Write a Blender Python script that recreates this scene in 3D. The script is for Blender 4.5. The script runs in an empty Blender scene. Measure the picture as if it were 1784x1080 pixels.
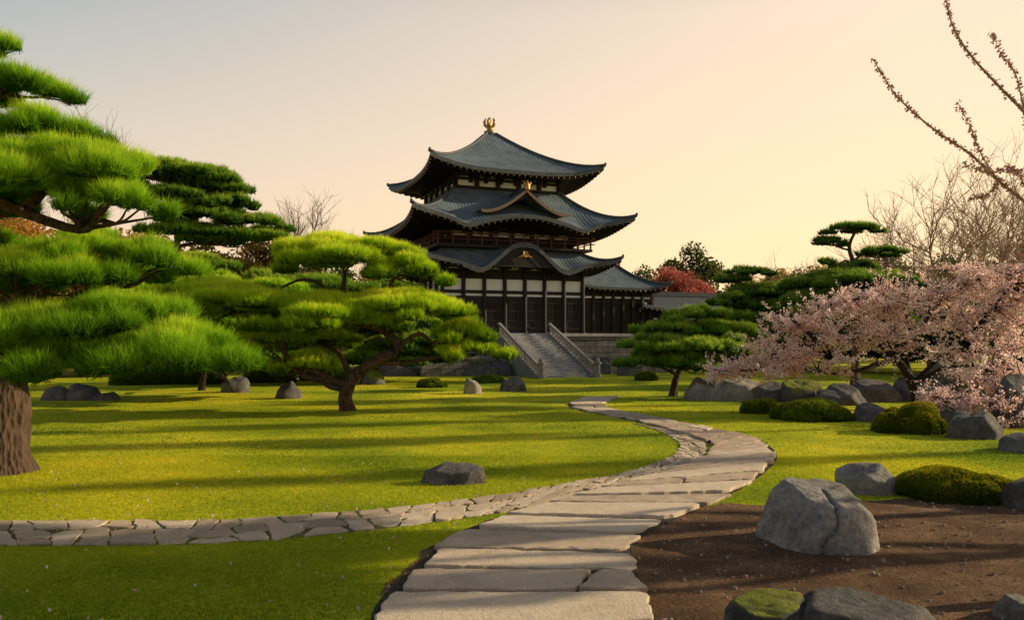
import bpy, bmesh, math, random
import numpy as np
from mathutils import Vector, Matrix
random.seed(7); R = np.random.default_rng(7)
S = bpy.context.scene
COL = S.collection
S.view_settings.view_transform='Standard'; S.view_settings.look='None'; S.view_settings.exposure=0
CAMH=2.2; F=1388.0; HZ=590.0
# survey helpers: sight line + measured distance -> real position in metres
def G(px,py,z=0.0):
    d=(CAMH-z)*F/(py-HZ); return ((px-892)/F*d, d)
def P(px,py,d): return np.array([(px-892)/F*d, d, CAMH+(HZ-py)/F*d])

# ---------------- materials ----------------
def newmat(name):
    m=bpy.data.materials.new(name); m.use_nodes=True
    nt=m.node_tree; nt.nodes.clear()
    out=nt.nodes.new('ShaderNodeOutputMaterial')
    return m,nt,out
def ramp(nt,fac,stops):
    r=nt.nodes.new('ShaderNodeValToRGB'); e=r.color_ramp.elements
    while len(e)<len(stops): e.new(0.5)
    for i,(p,c) in enumerate(stops):
        e[i].position=p; e[i].color=(c[0],c[1],c[2],1)
    nt.links.new(fac,r.inputs[0]); return r.outputs[0]
def coords(nt,scale=(1,1,1)):
    g=nt.nodes.new('ShaderNodeNewGeometry'); mp=nt.nodes.new('ShaderNodeMapping')
    mp.inputs['Scale'].default_value=scale
    nt.links.new(g.outputs['Position'],mp.inputs[0]); return mp.outputs[0]
def noise(nt,vec,scale,detail=6,rough=.6):
    n=nt.nodes.new('ShaderNodeTexNoise'); n.inputs['Scale'].default_value=scale
    n.inputs['Detail'].default_value=detail; n.inputs['Roughness'].default_value=rough
    nt.links.new(vec,n.inputs['Vector']); return n.outputs['Fac']
def mixc(nt,fac,a,b,mode='MIX'):
    m=nt.nodes.new('ShaderNodeMixRGB'); m.blend_type=mode
    for i,v in enumerate((fac,a,b)):
        if hasattr(v,'is_linked'): nt.links.new(v,m.inputs[i])
        elif i==0: m.inputs[0].default_value=v
        else: m.inputs[i].default_value=(v[0],v[1],v[2],1)
    return m.outputs[0]
def math_(nt,op,a,b=0.0,c=None):
    m=nt.nodes.new('ShaderNodeMath'); m.operation=op
    for i,v in enumerate((a,b,c)):
        if v is None: continue
        if hasattr(v,'is_linked'): nt.links.new(v,m.inputs[i])
        else: m.inputs[i].default_value=v
    return m.outputs[0]
def principled(nt,out,col,rough=.8,bump=None,bs=.3,bd=.02,metal=0,spec=.3):
    b=nt.nodes.new('ShaderNodeBsdfPrincipled')
    if hasattr(col,'is_linked'): nt.links.new(col,b.inputs['Base Color'])
    else: b.inputs['Base Color'].default_value=(*col,1)
    b.inputs['Roughness'].default_value=rough; b.inputs['Metallic'].default_value=metal
    b.inputs['Specular IOR Level'].default_value=spec
    if bump is not None:
        bp=nt.nodes.new('ShaderNodeBump'); bp.inputs['Strength'].default_value=bs; bp.inputs['Distance'].default_value=bd
        nt.links.new(bump,bp.inputs['Height']); nt.links.new(bp.outputs[0],b.inputs['Normal'])
    nt.links.new(b.outputs[0],out.inputs[0]); return b
def attr(nt,name,vec=False):
    a=nt.nodes.new('ShaderNodeAttribute'); a.attribute_name=name
    return a.outputs['Vector'] if vec else a.outputs['Fac']
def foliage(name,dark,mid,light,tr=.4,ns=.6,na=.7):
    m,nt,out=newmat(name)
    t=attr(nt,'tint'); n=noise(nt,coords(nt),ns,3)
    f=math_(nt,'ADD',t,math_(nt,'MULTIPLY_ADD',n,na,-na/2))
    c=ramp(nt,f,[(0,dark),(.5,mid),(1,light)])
    d=nt.nodes.new('ShaderNodeBsdfDiffuse'); tl=nt.nodes.new('ShaderNodeBsdfTranslucent')
    mx=nt.nodes.new('ShaderNodeMixShader'); mx.inputs[0].default_value=tr
    nt.links.new(c,d.inputs[0]); nt.links.new(c,tl.inputs[0])
    nt.links.new(d.outputs[0],mx.inputs[1]); nt.links.new(tl.outputs[0],mx.inputs[2]); nt.links.new(mx.outputs[0],out.inputs[0])
    return m
M={}
M['pine_near']=foliage('pine_needles_bright',(.03,.10,.008),(.25,.50,.02),(.76,.88,.06),.5)
M['pine_gold']=foliage('pine_needles_golden',(.06,.14,.008),(.46,.66,.02),(.96,.96,.07),.5)
M['pine_mid']=foliage('pine_needles_mid',(.02,.065,.009),(.19,.36,.03),(.56,.66,.08),.48)
M['pine_dark']=foliage('pine_needles_dark',(.015,.048,.01),(.14,.28,.035),(.44,.53,.08),.45)
M['leaf_dark']=foliage('leaves_dark',(.02,.032,.014),(.10,.135,.04),(.28,.26,.07),.4,.3)
M['leaf_olive']=foliage('leaves_olive',(.03,.035,.008),(.24,.20,.035),(.50,.36,.065),.4,.3)
M['leaf_autumn']=foliage('leaves_autumn',(.09,.045,.015),(.48,.25,.05),(.80,.46,.11),.45,.4)
M['leaf_red']=foliage('leaves_red',(.14,.03,.028),(.46,.13,.10),(.72,.30,.21),.4,.5)
M['blossom']=foliage('cherry_blossom',(.85,.50,.46),(.97,.74,.69),(.99,.88,.84),.55,1.2)
M['bud']=foliage('blossom_buds',(.34,.16,.13),(.72,.42,.34),(.92,.68,.58),.4,2)
M['grass']=foliage('grass_blades',(.07,.16,.012),(.42,.47,.022),(.95,.76,.04),.5,.25,.8)
M['shrub']=foliage('shrub_leaves',(.02,.045,.005),(.13,.20,.016),(.38,.42,.03),.35,1)
M['moss']=foliage('moss_tufts',(.02,.035,.004),(.15,.19,.012),(.54,.46,.02),.35,1.4)
M['petal']=foliage('fallen_petals',(.5,.3,.35),(.7,.5,.55),(.85,.75,.78),.3,1)
def bark(name,a,b,sc=6):
    m,nt,out=newmat(name)
    v=coords(nt,(1,1,.3)); n=noise(nt,v,sc,8,.65)
    vo=nt.nodes.new('ShaderNodeTexVoronoi'); vo.inputs['Scale'].default_value=sc*2.2; nt.links.new(v,vo.inputs['Vector'])
    h=math_(nt,'ADD',n,math_(nt,'MULTIPLY',vo.outputs['Distance'],.8))
    c=ramp(nt,h,[(.4,a),(1.0,b)])
    principled(nt,out,c,.9,h,1.0,.1); return m
M['bark']=bark('pine_bark',(.012,.008,.006),(.11,.068,.045))
M['bark_dark']=bark('cherry_bark',(.010,.007,.005),(.05,.032,.025),9)
M['bark_grey']=bark('bare_branch_bark',(.28,.18,.12),(.56,.38,.25),9)
def rockmat(name,a,b,moss=0,sc=2.0):
    m,nt,out=newmat(name)
    v=coords(nt); n=noise(nt,v,sc,10,.68); n2=noise(nt,v,sc*9,6,.7)
    c=ramp(nt,n,[(.3,a),(.5,tuple((x+y)/2 for x,y in zip(a,b))),(.68,b)])
    sp=ramp(nt,n2,[(.35,(.5,.5,.5)),(.6,(1.1,1.1,1.1))])
    c=mixc(nt,.85,c,sp,'MULTIPLY')
    if moss:
        g=nt.nodes.new('ShaderNodeNewGeometry'); s=nt.nodes.new('ShaderNodeSeparateXYZ'); nt.links.new(g.outputs['Normal'],s.inputs[0])
        f=math_(nt,'ADD',s.outputs[2],math_(nt,'MULTIPLY_ADD',n,2.2,-1.75+moss*.5))
        f=ramp(nt,f,[(.25,(0,0,0)),(.6,(1,1,1))])
        c=mixc(nt,f,c,mixc(nt,n2,(.08,.11,.01),(.36,.36,.03)))
    h=math_(nt,'ADD',n,math_(nt,'MULTIPLY',n2,.4))
    principled(nt,out,c,.85,h,1.0,.12); return m
M['rock']=rockmat('grey_rock',(.16,.15,.135),(.54,.49,.42))
M['rock_dark']=rockmat('dark_rock',(.055,.052,.05),(.24,.215,.195))
M['rock_moss']=rockmat('mossy_rock',(.05,.05,.05),(.2,.19,.17),1.0)
m,nt,out=newmat('lawn_ground'); v=coords(nt)
n1=noise(nt,v,.22,6); n2=noise(nt,v,14,5,.7)
c=ramp(nt,math_(nt,'ADD',math_(nt,'MULTIPLY',n1,.65),math_(nt,'MULTIPLY',n2,.35)),[(.38,(.12,.21,.012)),(.5,(.42,.45,.02)),(.62,(.88,.70,.035))])
principled(nt,out,c,.95,n2,.6,.04,spec=.05); M['lawn']=m
m,nt,out=newmat('soil'); v=coords(nt); n1=noise(nt,v,1.2,8,.7); n2=noise(nt,v,30,6,.75)
c=ramp(nt,math_(nt,'ADD',math_(nt,'MULTIPLY',n1,.5),math_(nt,'MULTIPLY',n2,.5)),[(.36,(.07,.038,.024)),(.5,(.23,.13,.072)),(.62,(.55,.33,.19))])
principled(nt,out,c,.95,math_(nt,'ADD',n1,n2),1.0,.12,spec=.1); M['soil']=m
m,nt,out=newmat('gravel'); v=coords(nt); vo=nt.nodes.new('ShaderNodeTexVoronoi'); vo.inputs['Scale'].default_value=28; nt.links.new(v,vo.inputs['Vector'])
c=ramp(nt,vo.outputs['Distance'],[(.1,(.10,.085,.055)),(.6,(.03,.026,.016))])
principled(nt,out,c,.95,vo.outputs['Distance'],1,.03); M['gravel']=m
m,nt,out=newmat('mossy_joint_soil'); v=coords(nt); n1=noise(nt,v,9,6,.7)
principled(nt,out,ramp(nt,n1,[(.35,(.05,.042,.022)),(.5,(.10,.10,.028)),(.65,(.17,.19,.03))]),.95,n1,1,.03); M['joint']=m
m,nt,out=newmat('flagstone'); v=coords(nt); n1=noise(nt,v,2.2,9,.7); n2=noise(nt,v,45,6,.75); t=attr(nt,'tint')
f=math_(nt,'ADD',math_(nt,'MULTIPLY_ADD',n1,.9,-.25),math_(nt,'MULTIPLY',t,.55))
c=ramp(nt,f,[(.2,(.46,.34,.24)),(.5,(.78,.60,.43)),(.8,(.95,.77,.57))])
c=mixc(nt,.7,c,ramp(nt,n2,[(.35,(.55,.55,.55)),(.6,(1.05,1.05,1.05))]),'MULTIPLY')
principled(nt,out,c,.85,math_(nt,'ADD',n1,math_(nt,'MULTIPLY',n2,.4)),1.0,.07); M['flag']=m
def blockmat(name,a,b,mo,bw,rh):
    m,nt,out=newmat(name); v=coords(nt)
    br=nt.nodes.new('ShaderNodeTexBrick')
    for k,x in (('Scale',1.0),('Brick Width',bw),('Row Height',rh),('Mortar Size',.018)): br.inputs[k].default_value=x
    br.inputs['Color1'].default_value=(*a,1); br.inputs['Color2'].default_value=(*b,1); br.inputs['Mortar'].default_value=(*mo,1)
    tc=nt.nodes.new('ShaderNodeTexCoord'); sx=nt.nodes.new('ShaderNodeSeparateXYZ'); cx=nt.nodes.new('ShaderNodeCombineXYZ')
    nt.links.new(tc.outputs['Object'],sx.inputs[0]); nt.links.new(math_(nt,'ADD',sx.outputs[0],sx.outputs[1]),cx.inputs[0]); nt.links.new(sx.outputs[2],cx.inputs[1]); nt.links.new(cx.outputs[0],br.inputs['Vector'])
    n=noise(nt,v,3,8,.7); c=mixc(nt,.8,br.outputs['Color'],ramp(nt,n,[(.3,(.45,.45,.45)),(.7,(1.2,1.15,1.1))]),'MULTIPLY')
    principled(nt,out,c,.9,n,.6,.05); return m
M['block']=blockmat('block_stone',(.15,.14,.13),(.28,.26,.24),(.03,.03,.03),.9,.42)
m,nt,out=newmat('step_stone'); v=coords(nt); n=noise(nt,v,4,8,.7)
principled(nt,out,ramp(nt,n,[(.3,(.28,.265,.25)),(.7,(.52,.49,.46))]),.9,n,.6,.04); M['step']=m
m,nt,out=newmat('balustrade_stone'); v=coords(nt); n=noise(nt,v,5,8,.7)
principled(nt,out,ramp(nt,n,[(.3,(.16,.15,.14)),(.7,(.37,.34,.32))]),.9,n,.6,.04); M['rail']=m
m,nt,out=newmat('roof_tiles'); a=attr(nt,'ruv',True); sx=nt.nodes.new('ShaderNodeSeparateXYZ'); nt.links.new(a,sx.inputs[0])
rib=math_(nt,'ABSOLUTE',math_(nt,'SINE',math_(nt,'MULTIPLY',sx.outputs[0],math.pi/.24)))
row=math_(nt,'FRACT',math_(nt,'MULTIPLY',sx.outputs[1],3.2))
h=math_(nt,'ADD',rib,math_(nt,'MULTIPLY',row,.3))
n=noise(nt,coords(nt),1.1,8,.7)
c=ramp(nt,n,[(.3,(.080,.110,.13)),(.7,(.18,.225,.26))])
c=mixc(nt,.4,c,ramp(nt,rib,[(.05,(.3,.3,.32)),(.5,(1,1,1))]),'MULTIPLY')
principled(nt,out,c,.75,h,.35,.05,spec=.15); M['tile']=m
m,nt,out=newmat('dark_timber'); v=coords(nt,(1,1,.2)); n=noise(nt,v,8,6)
principled(nt,out,ramp(nt,n,[(.3,(.009,.007,.006)),(.7,(.028,.018,.014))]),.6,n,.3,.01); M['timber']=m
m,nt,out=newmat('plaster'); n=noise(nt,coords(nt),2,6)
principled(nt,out,ramp(nt,n,[(.3,(.86,.86,.86)),(.7,(.94,.94,.94))]),.9); M['plaster']=m
m,nt,out=newmat('gold'); n=noise(nt,coords(nt),9,4)
principled(nt,out,ramp(nt,n,[(.3,(.30,.17,.05)),(.7,(.62,.38,.13))]),.45,None,metal=.7,spec=.5); M['gold']=m
m,nt,out=newmat('ridge_tile'); n=noise(nt,coords(nt),5,6)
principled(nt,out,ramp(nt,n,[(.3,(.045,.052,.06)),(.7,(.11,.12,.13))]),.65,n,.4,.03); M['ridge']=m
m_,nt,out=newmat('lattice_timber'); principled(nt,out,(.028,.015,.012),.6); M['lattice']=m_
m_,nt,out=newmat('gable_board_timber'); principled(nt,out,(.20,.14,.10),.6); M['board']=m_

# ---------------- object helpers ----------------
def top(name,loc,label,cat,group=None,rot=0):
    e=bpy.data.objects.new(name,None); e.location=loc; e.rotation_euler=(0,0,rot); e.empty_display_size=.3
    COL.objects.link(e); e['label']=label; e['category']=cat
    if group: e['group']=group
    return e
def part(name,me,parent,loc=(0,0,0),rot=0,label=None):
    o=bpy.data.objects.new(name,me); COL.objects.link(o)
    if parent: o.parent=parent
    o.location=loc; o.rotation_euler=(0,0,rot)
    if label: o['label']=label
    return o
def struct(name,me,z=0):
    o=bpy.data.objects.new(name,me); COL.objects.link(o); o['kind']='structure'; o.location.z=z; return o
def soup(name,V,tint,mat):
    n,k,_=V.shape; me=bpy.data.meshes.new(name)
    me.vertices.add(n*k); me.vertices.foreach_set('co',V.reshape(-1).astype(np.float32))
    me.loops.add(n*k); me.loops.foreach_set('vertex_index',np.arange(n*k,dtype=np.int32))
    me.polygons.add(n); me.polygons.foreach_set('loop_start',np.arange(0,n*k,k,dtype=np.int32))
    a=me.attributes.new('tint','FLOAT','POINT'); a.data.foreach_set('value',tint.reshape(-1).astype(np.float32))
    me.materials.append(mat); me.update(calc_edges=True); return me
class MB:
    def __init__(s): s.v=[]; s.f=[]; s.m=[]; s.t=[]; s.uv=[]
    def add(s,vs,fs,mi=0,t=0.5,uv=None):
        b=len(s.v); s.v+= [tuple(map(float,x)) for x in vs]; s.f+=[tuple(b+i for i in f) for f in fs]; s.m+=[mi]*len(fs)
        s.t+=[t]*len(vs); s.uv+= (uv if uv else [(0,0,0)]*len(vs))
    def box(s,x0,x1,y0,y1,z0,z1,mi=0,t=.5):
        vs=[(x0,y0,z0),(x1,y0,z0),(x1,y1,z0),(x0,y1,z0),(x0,y0,z1),(x1,y0,z1),(x1,y1,z1),(x0,y1,z1)]
        s.add(vs,[(3,2,1,0),(4,5,6,7),(0,1,5,4),(1,2,6,5),(2,3,7,6),(3,0,4,7)],mi,t)
    def beam(s,a,b,w,h,mi=0):
        a=Vector(a);b=Vector(b);d=(b-a).normalized(); sd=d.cross(Vector((0,0,1))).normalized()*w/2; up=sd.cross(d).normalized()*h/2
        vs=[p+i*sd+j*up for p in (a,b) for i,j in ((-1,-1),(1,-1),(1,1),(-1,1))]
        s.add(vs,[(3,2,1,0),(4,5,6,7),(0,1,5,4),(1,2,6,5),(2,3,7,6),(3,0,4,7)],mi)
    def tube(s,pts,rad,n=8,mi=0,rough=0,cap=True):
        pts=[Vector(p) for p in pts]; m=len(pts); vs=[];fs=[]
        for i,p in enumerate(pts):
            d=(pts[min(i+1,m-1)]-pts[max(i-1,0)]).normalized()
            a=d.cross(Vector((1,.1,.0)) if abs(d.x)<.8 else Vector((0,1,0.1))).normalized(); b=d.cross(a)
            for k in range(n):
                q=2*math.pi*k/n; r=rad[i]*(1+rough*(math.sin(3*q+i*.7)+.6*math.sin(5*q-i*1.3+1)))
                vs.append(p+a*math.cos(q)*r+b*math.sin(q)*r)
        for i in range(m-1):
            for k in range(n):
                fs.append((i*n+k,i*n+(k+1)%n,(i+1)*n+(k+1)%n,(i+1)*n+k))
        if cap: fs.append(tuple(range((m-1)*n,m*n)))
        s.add(vs,fs,mi)
    def mesh(s,name,mats,smooth=False,ruv=False):
        me=bpy.data.meshes.new(name); me.from_pydata(s.v,[],s.f)
        for q in mats: me.materials.append(q)
        me.polygons.foreach_set('material_index',s.m)
        if smooth: me.polygons.foreach_set('use_smooth',[True]*len(s.f))
        a=me.attributes.new('tint','FLOAT','POINT'); a.data.foreach_set('value',s.t)
        if ruv:
            a=me.attributes.new('ruv','FLOAT_VECTOR','POINT'); a.data.foreach_set('vector',[c for u in s.uv for c in u])
        me.update(); return me
def smooth_path(pts,k=5):
    P_=[np.array(p,float) for p in pts]; out=[]
    Q=[2*P_[0]-P_[1]]+P_+[2*P_[-1]-P_[-2]]
    for i in range(1,len(Q)-2):
        for j in range(k):
            t=j/k; a,b,c,d=Q[i-1:i+3]
            out.append(.5*((2*b)+(-a+c)*t+(2*a-5*b+4*c-d)*t*t+(-a+3*b-3*c+d)*t**3))
    out.append(P_[-1]); return out
_ico={}
def ico(n):
    if n not in _ico:
        bm=bmesh.new(); bmesh.ops.create_icosphere(bm,subdivisions=n,radius=1); bm.verts.ensure_lookup_table()
        _ico[n]=(np.array([v.co[:] for v in bm.verts]),np.array([[v.index for v in f.verts] for f in bm.faces])); bm.free()
    return _ico[n]
def unit(a): return a/np.maximum(np.linalg.norm(a,axis=-1,keepdims=True),1e-9)
def fn(p,f,seed):
    r=np.random.default_rng(seed); o=0
    for i in range(7):
        k=unit(r.normal(size=3))*f*(1+.5*i*.4); o=o+np.sin(p@k+r.uniform(0,6.28))/(1+.4*i)
    return o/3.0

# ---------------- foliage generators ----------------
def pad_blobs(c,rx,ry,rz,rg):
    n=int(np.clip(rx*ry*7,9,24)); bl=[]; tx,ty=rg.normal(size=2)*.05
    for i in range(n):
        rho=.92*math.sqrt((i+.3)/n)*rg.uniform(.85,1.18); an=i*2.4+rg.uniform(-.5,.5)
        sr=rg.uniform(.17,.40)*(1-.25*rho); ax=rx*rho*math.cos(an); ay=ry*rho*math.sin(an)
        bl.append((c+np.array([ax,ay,rz*(.42-.90*rho*rho)+rg.uniform(-.18,.18)*rz+tx*ax+ty*ay]),
                   np.array([rx*sr*1.2,ry*sr*1.2,rz*rg.uniform(.34,.54)*(1-.3*rho)])))
    return bl
def needles_on(blobs,L,w,sp,rg,k=8,up=.5,spread=.6,under=.12,core=.86,bvar=.14):
    Vs=[];Ts=[]
    iv,if_=ico(2)
    C=np.array([b[0] for b in blobs]); RR=np.array([b[1] for b in blobs])
    zmin=C[:,2].min(); zr=max(1e-3,(C[:,2]+RR[:,2]).max()-zmin)
    for bi,(c,r) in enumerate(blobs):
        area=2.2*math.pi*r[0]*r[1]+math.pi*(r[0]+r[1])*r[2]
        n=max(12,int(area/sp**2)); bt=rg.uniform(-bvar,bvar)
        d=unit(rg.normal(size=(n,3)))
        neg=d[:,2]<0; flip=neg&(rg.random(n)>under); d[flip,2]*=-1
        lump=1+.16*fn(d*1.0,4.5,bi+int(abs(c[0])*100)%999)
        p=c+d*r*lump[:,None]*np.where(d[:,2:3]<0,np.array([1,1,.45]),1)
        q=((p[:,None,:]-C[None])/RR[None]); q=(q**2).sum(-1); q[:,bi]=9; keep=q.min(1)>.55
        p=p[keep]; d=d[keep]; n=len(p)
        if n==0: continue
        nr=unit(d/r)
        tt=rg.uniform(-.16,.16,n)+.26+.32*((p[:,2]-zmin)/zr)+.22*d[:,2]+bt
        rand=rg.normal(size=(n,k,3))
        tuft=unit(nr*(1-up)+np.array([0,0,up])+rg.normal(size=(n,3))*.22)
        dr=unit(tuft[:,None,:]+rand*spread*.45)
        ln=L*rg.uniform(.5,1.25,(n,k,1))*rg.uniform(.7,1.3,(n,1,1))
        base=p[:,None,:]+rg.normal(size=(n,k,3))*L*.10-dr*L*.25
        side=unit(np.cross(dr,rg.normal(size=(n,k,3))))*w*.5
        tri=np.stack([base-side,base+side,base+dr*ln],2).reshape(-1,3,3)
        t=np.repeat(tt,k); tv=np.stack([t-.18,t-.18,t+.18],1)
        Vs.append(tri);Ts.append(tv)
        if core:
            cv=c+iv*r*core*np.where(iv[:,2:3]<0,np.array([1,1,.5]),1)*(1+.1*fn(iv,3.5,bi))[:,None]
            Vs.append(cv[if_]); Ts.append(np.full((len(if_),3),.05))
    return np.concatenate(Vs),np.concatenate(Ts)
def leaves(C,RR,n,size,rg,shell=.5,k=4,tb=.45,asp=.6):
    idx=rg.integers(0,len(C),n) ; d=unit(rg.normal(size=(n,3)))
    p=C[idx]+d*RR[idx]*(rg.uniform(shell,1,(n,1)))
    a=unit(rg.normal(size=(n,3))); b=unit(np.cross(a,rg.normal(size=(n,3))))
    s=size*rg.uniform(.5,1.2,(n,1))
    V=np.stack([p-a*s*.5,p-b*s*asp*.5,p+a*s*.5,p+b*s*asp*.5],1)
    cl=rg.uniform(-.2,.2,len(C))
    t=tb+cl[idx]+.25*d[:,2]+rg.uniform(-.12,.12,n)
    return V,np.repeat(t[:,None],4,1)
def limb(mb,a,b,r0,r1,rg,sag=.0,wig=.08,n=7,k=6):
    a=np.array(a);b=np.array(b);L=np.linalg.norm(b-a)
    mid1=a*.67+b*.33+rg.normal(size=3)*wig*L+np.array([0,0,sag*L]); mid2=a*.33+b*.67+rg.normal(size=3)*wig*L+np.array([0,0,sag*L*.6])
    pts=smooth_path([a,mid1,mid2,b],k); m=len(pts)
    mb.tube(pts,[r0+(r1-r0)*i/(m-1) for i in range(m)],n,rough=.05); return pts
def pine(label,trunk,r0,pads,L,w,sp,mat,seed,group=None,cat='pine tree',barkm='bark',k=8,up=.5,fan=6,zlow=0.0):
    rg=np.random.default_rng(seed)
    tp=[P(*t) for t in trunk]; tp[0][2]=0
    o=tp[0].copy(); e=top('pine_tree',tuple(o),label,cat,group)
    tp=smooth_path([x-o for x in tp],6); m=len(tp); mb=MB()
    rr=[r0*(1-.72*i/(m-1))*(1+.35*math.exp(-i*1.1)) for i in range(m)]
    tp[0]=tp[0]-np.array([0,0,.15])
    mb.tube(tp,rr,18,rough=.05)
    VV=[];TT=[]
    for pd in pads:
        px,py,hw,hh,d=pd[:5]; c=P(px,py,d)-o; rx=hw*d/F; rz=hh*d/F; ry=rx*(pd[5] if len(pd)>5 else .8)
        ry=min(ry,2.6)
        cost=[np.linalg.norm(np.array(q)-c)+ (4*max(0,q[2]-(c[2]-rz*.6)) if q[2]>zlow else 0)+60*max(0,zlow-q[2]) for q in tp]
        j=int(np.argmin(cost)); s=tp[j]
        endp=c+np.array([0,0,-rz*.15]); rl=min(rr[j]*.6,.04+.03*rx+.015*np.linalg.norm(c-s))
        pts=limb(mb,s,endp,rl,rl*.45,rg,sag=.05,wig=.07)
        bl=pad_blobs(c,rx,ry,rz,rg)
        for b in bl[:: max(1,len(bl)//fan) if fan else 99]:
            limb(mb,pts[len(pts)*2//3],b[0]+np.array([0,0,-b[1][2]*.2]),rl*.4,rl*.12,rg,wig=.05,n=5,k=4)
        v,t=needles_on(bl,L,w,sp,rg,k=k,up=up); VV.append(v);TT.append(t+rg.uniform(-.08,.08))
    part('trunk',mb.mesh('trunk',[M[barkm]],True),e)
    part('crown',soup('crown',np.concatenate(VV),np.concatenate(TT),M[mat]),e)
    return e

# ---------------- world, sun, camera ----------------
SUN_EL=math.radians(19); SUN_AZ=np.array([.975,.22])   # horizontal direction towards the sun
SUN_AZ=SUN_AZ/np.linalg.norm(SUN_AZ)
W=bpy.data.worlds.new('World'); S.world=W; W.use_nodes=True; nt=W.node_tree; nt.nodes.clear()
wo=nt.nodes.new('ShaderNodeOutputWorld'); bg=nt.nodes.new('ShaderNodeBackground'); nt.links.new(bg.outputs[0],wo.inputs[0])
sky=nt.nodes.new('ShaderNodeTexSky'); sky.sky_type='NISHITA'; sky.sun_disc=False; sky.sun_elevation=SUN_EL
sky.sun_rotation=math.atan2(SUN_AZ[0],SUN_AZ[1]); sky.dust_density=3; sky.air_density=1.2
tc=nt.nodes.new('ShaderNodeTexCoord'); nrm=nt.nodes.new('ShaderNodeVectorMath'); nrm.operation='NORMALIZE'; nt.links.new(tc.outputs['Generated'],nrm.inputs[0])
sp_=nt.nodes.new('ShaderNodeSeparateXYZ'); nt.links.new(nrm.outputs[0],sp_.inputs[0])
dt=nt.nodes.new('ShaderNodeVectorMath'); dt.operation='DOT_PRODUCT'; nt.links.new(nrm.outputs[0],dt.inputs[0]); dt.inputs[1].default_value=(.84,.54,0.1)
away=ramp(nt,sp_.outputs[2],[(0,(.92,.58,.37)),(.10,(.84,.61,.45)),(.24,(.55,.54,.49)),(.37,(.25,.36,.43)),(.55,(.15,.21,.28)),(1,(.065,.095,.14))])
toward=ramp(nt,sp_.outputs[2],[(0,(1.14,.78,.40)),(.08,(1.16,.85,.47)),(.24,(1.06,.78,.52)),(.37,(.97,.75,.55)),(.55,(.36,.34,.32)),(1,(.065,.095,.14))])
f=ramp(nt,math_(nt,'MULTIPLY_ADD',dt.outputs['Value'],.5,.5),[(.42,(0,0,0)),(.92,(1,1,1))])
grad=mixc(nt,f,away,toward)
back=ramp(nt,math_(nt,'MULTIPLY_ADD',sp_.outputs[1],.5,.5),[(.15,(.80,.82,.88)),(.65,(1,1,1))])
grad=mixc(nt,1,grad,back,'MULTIPLY')
ns=nt.nodes.new('ShaderNodeVectorMath'); ns.operation='SCALE'; ns.inputs['Scale'].default_value=.10; nt.links.new(sky.outputs[0],ns.inputs[0])
mx=mixc(nt,.9,ns.outputs[0],grad)
nt.links.new(mx,bg.inputs[0]); bg.inputs[1].default_value=1.15
sl=bpy.data.lights.new('sun','SUN'); sl.energy=5; sl.angle=math.radians(.6); sl.color=(1,.82,.52)
so=bpy.data.objects.new('sun',sl); COL.objects.link(so)
sd=Vector((SUN_AZ[0]*math.cos(SUN_EL),SUN_AZ[1]*math.cos(SUN_EL),math.sin(SUN_EL)))
so.rotation_euler=sd.to_track_quat('Z','Y').to_euler(); so.location=(40,20,30)
cd=bpy.data.cameras.new('camera'); cd.lens=28; cd.sensor_width=36; cd.shift_y=50/1784; cd.clip_end=3000
co=bpy.data.objects.new('camera',cd); COL.objects.link(co); co.location=(0,0,CAMH); co.rotation_euler=(math.pi/2,0,0); S.camera=co

# ---------------- ground ----------------
mb=MB(); mb.add([(-900,-300,0),(900,-300,0),(900,1500,0),(-900,1500,0)],[(0,1,2,3)]); struct('ground',mb.mesh('ground',[M['lawn']]))
def resample(pts,step):
    pts=np.array(pts); s=np.r_[0,np.cumsum(np.linalg.norm(np.diff(pts,axis=0),axis=1))]
    n=max(2,int(s[-1]/step)); q=np.linspace(0,s[-1],n); return np.stack([np.interp(q,s,pts[:,0]),np.interp(q,s,pts[:,1])],1)
def pip(poly,x,y):
    poly=np.array(poly); ins=np.zeros(len(x),bool); j=len(poly)-1
    for i in range(len(poly)):
        xi,yi=poly[i];xj,yj=poly[j]
        if yi!=yj:
            c=((yi>y)!=(yj>y))&(x<(xj-xi)*(y-yi)/(yj-yi)+xi); ins^=c
        j=i
    return ins
soil_px=[(470,1290),(612,1120),(656,1065),(682,1012),(732,962),(795,925),(870,901),(960,891),(1080,905),(1150,905),(1200,888),(1260,876),(1340,882),(1450,876),(1560,868),(1700,880),(1900,890),(2300,930),(3000,1290)]
soil=resample([G(*p) for p in soil_px],.06)
s3=np.c_[soil,soil[:,:1]*0]
soil=soil+np.stack([fn(s3,5,3)+.6*fn(s3,17,8),fn(s3,5,4)+.6*fn(s3,17,9)],1)*.07
mb=MB(); mb.add([(x,y,0) for x,y in soil],[tuple(range(len(soil)))][::1]); struct('soil_ground',mb.mesh('soil',[M['soil']]),.004)
Lp=[(640,1170),(655,1110),(668,1055),(705,1015),(754,970),(815,925),(890,900),(960,880),(1030,862),(1100,840),(1170,820),(1225,800),(1240,785),(1232,770),(1140,742),(1075,727),(1010,714),(993,704),(1020,693)]
Rp=[(1160,1170),(1145,1110),(1122,1055),(1105,1015),(1090,970),(1112,935),(1170,905),(1225,880),(1290,850),(1330,822),(1350,799),(1343,782),(1320,766),(1270,753),(1200,740),(1125,725),(1062,712),(1052,702),(1080,692)]
Lw=np.array([G(*p) for p in Lp]); Rw=np.array([G(*p) for p in Rp]); assert len(Lw)==len(Rw)
def arclen(A): return np.r_[0,np.cumsum(np.linalg.norm(np.diff(A,axis=0),axis=1))]
def dense(Lw,Rw):
    L3=np.array(smooth_path(list(Lw),10)); R3=np.array(smooth_path(list(Rw),10)); mid=(L3+R3)/2; return L3,R3,arclen(mid)
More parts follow.
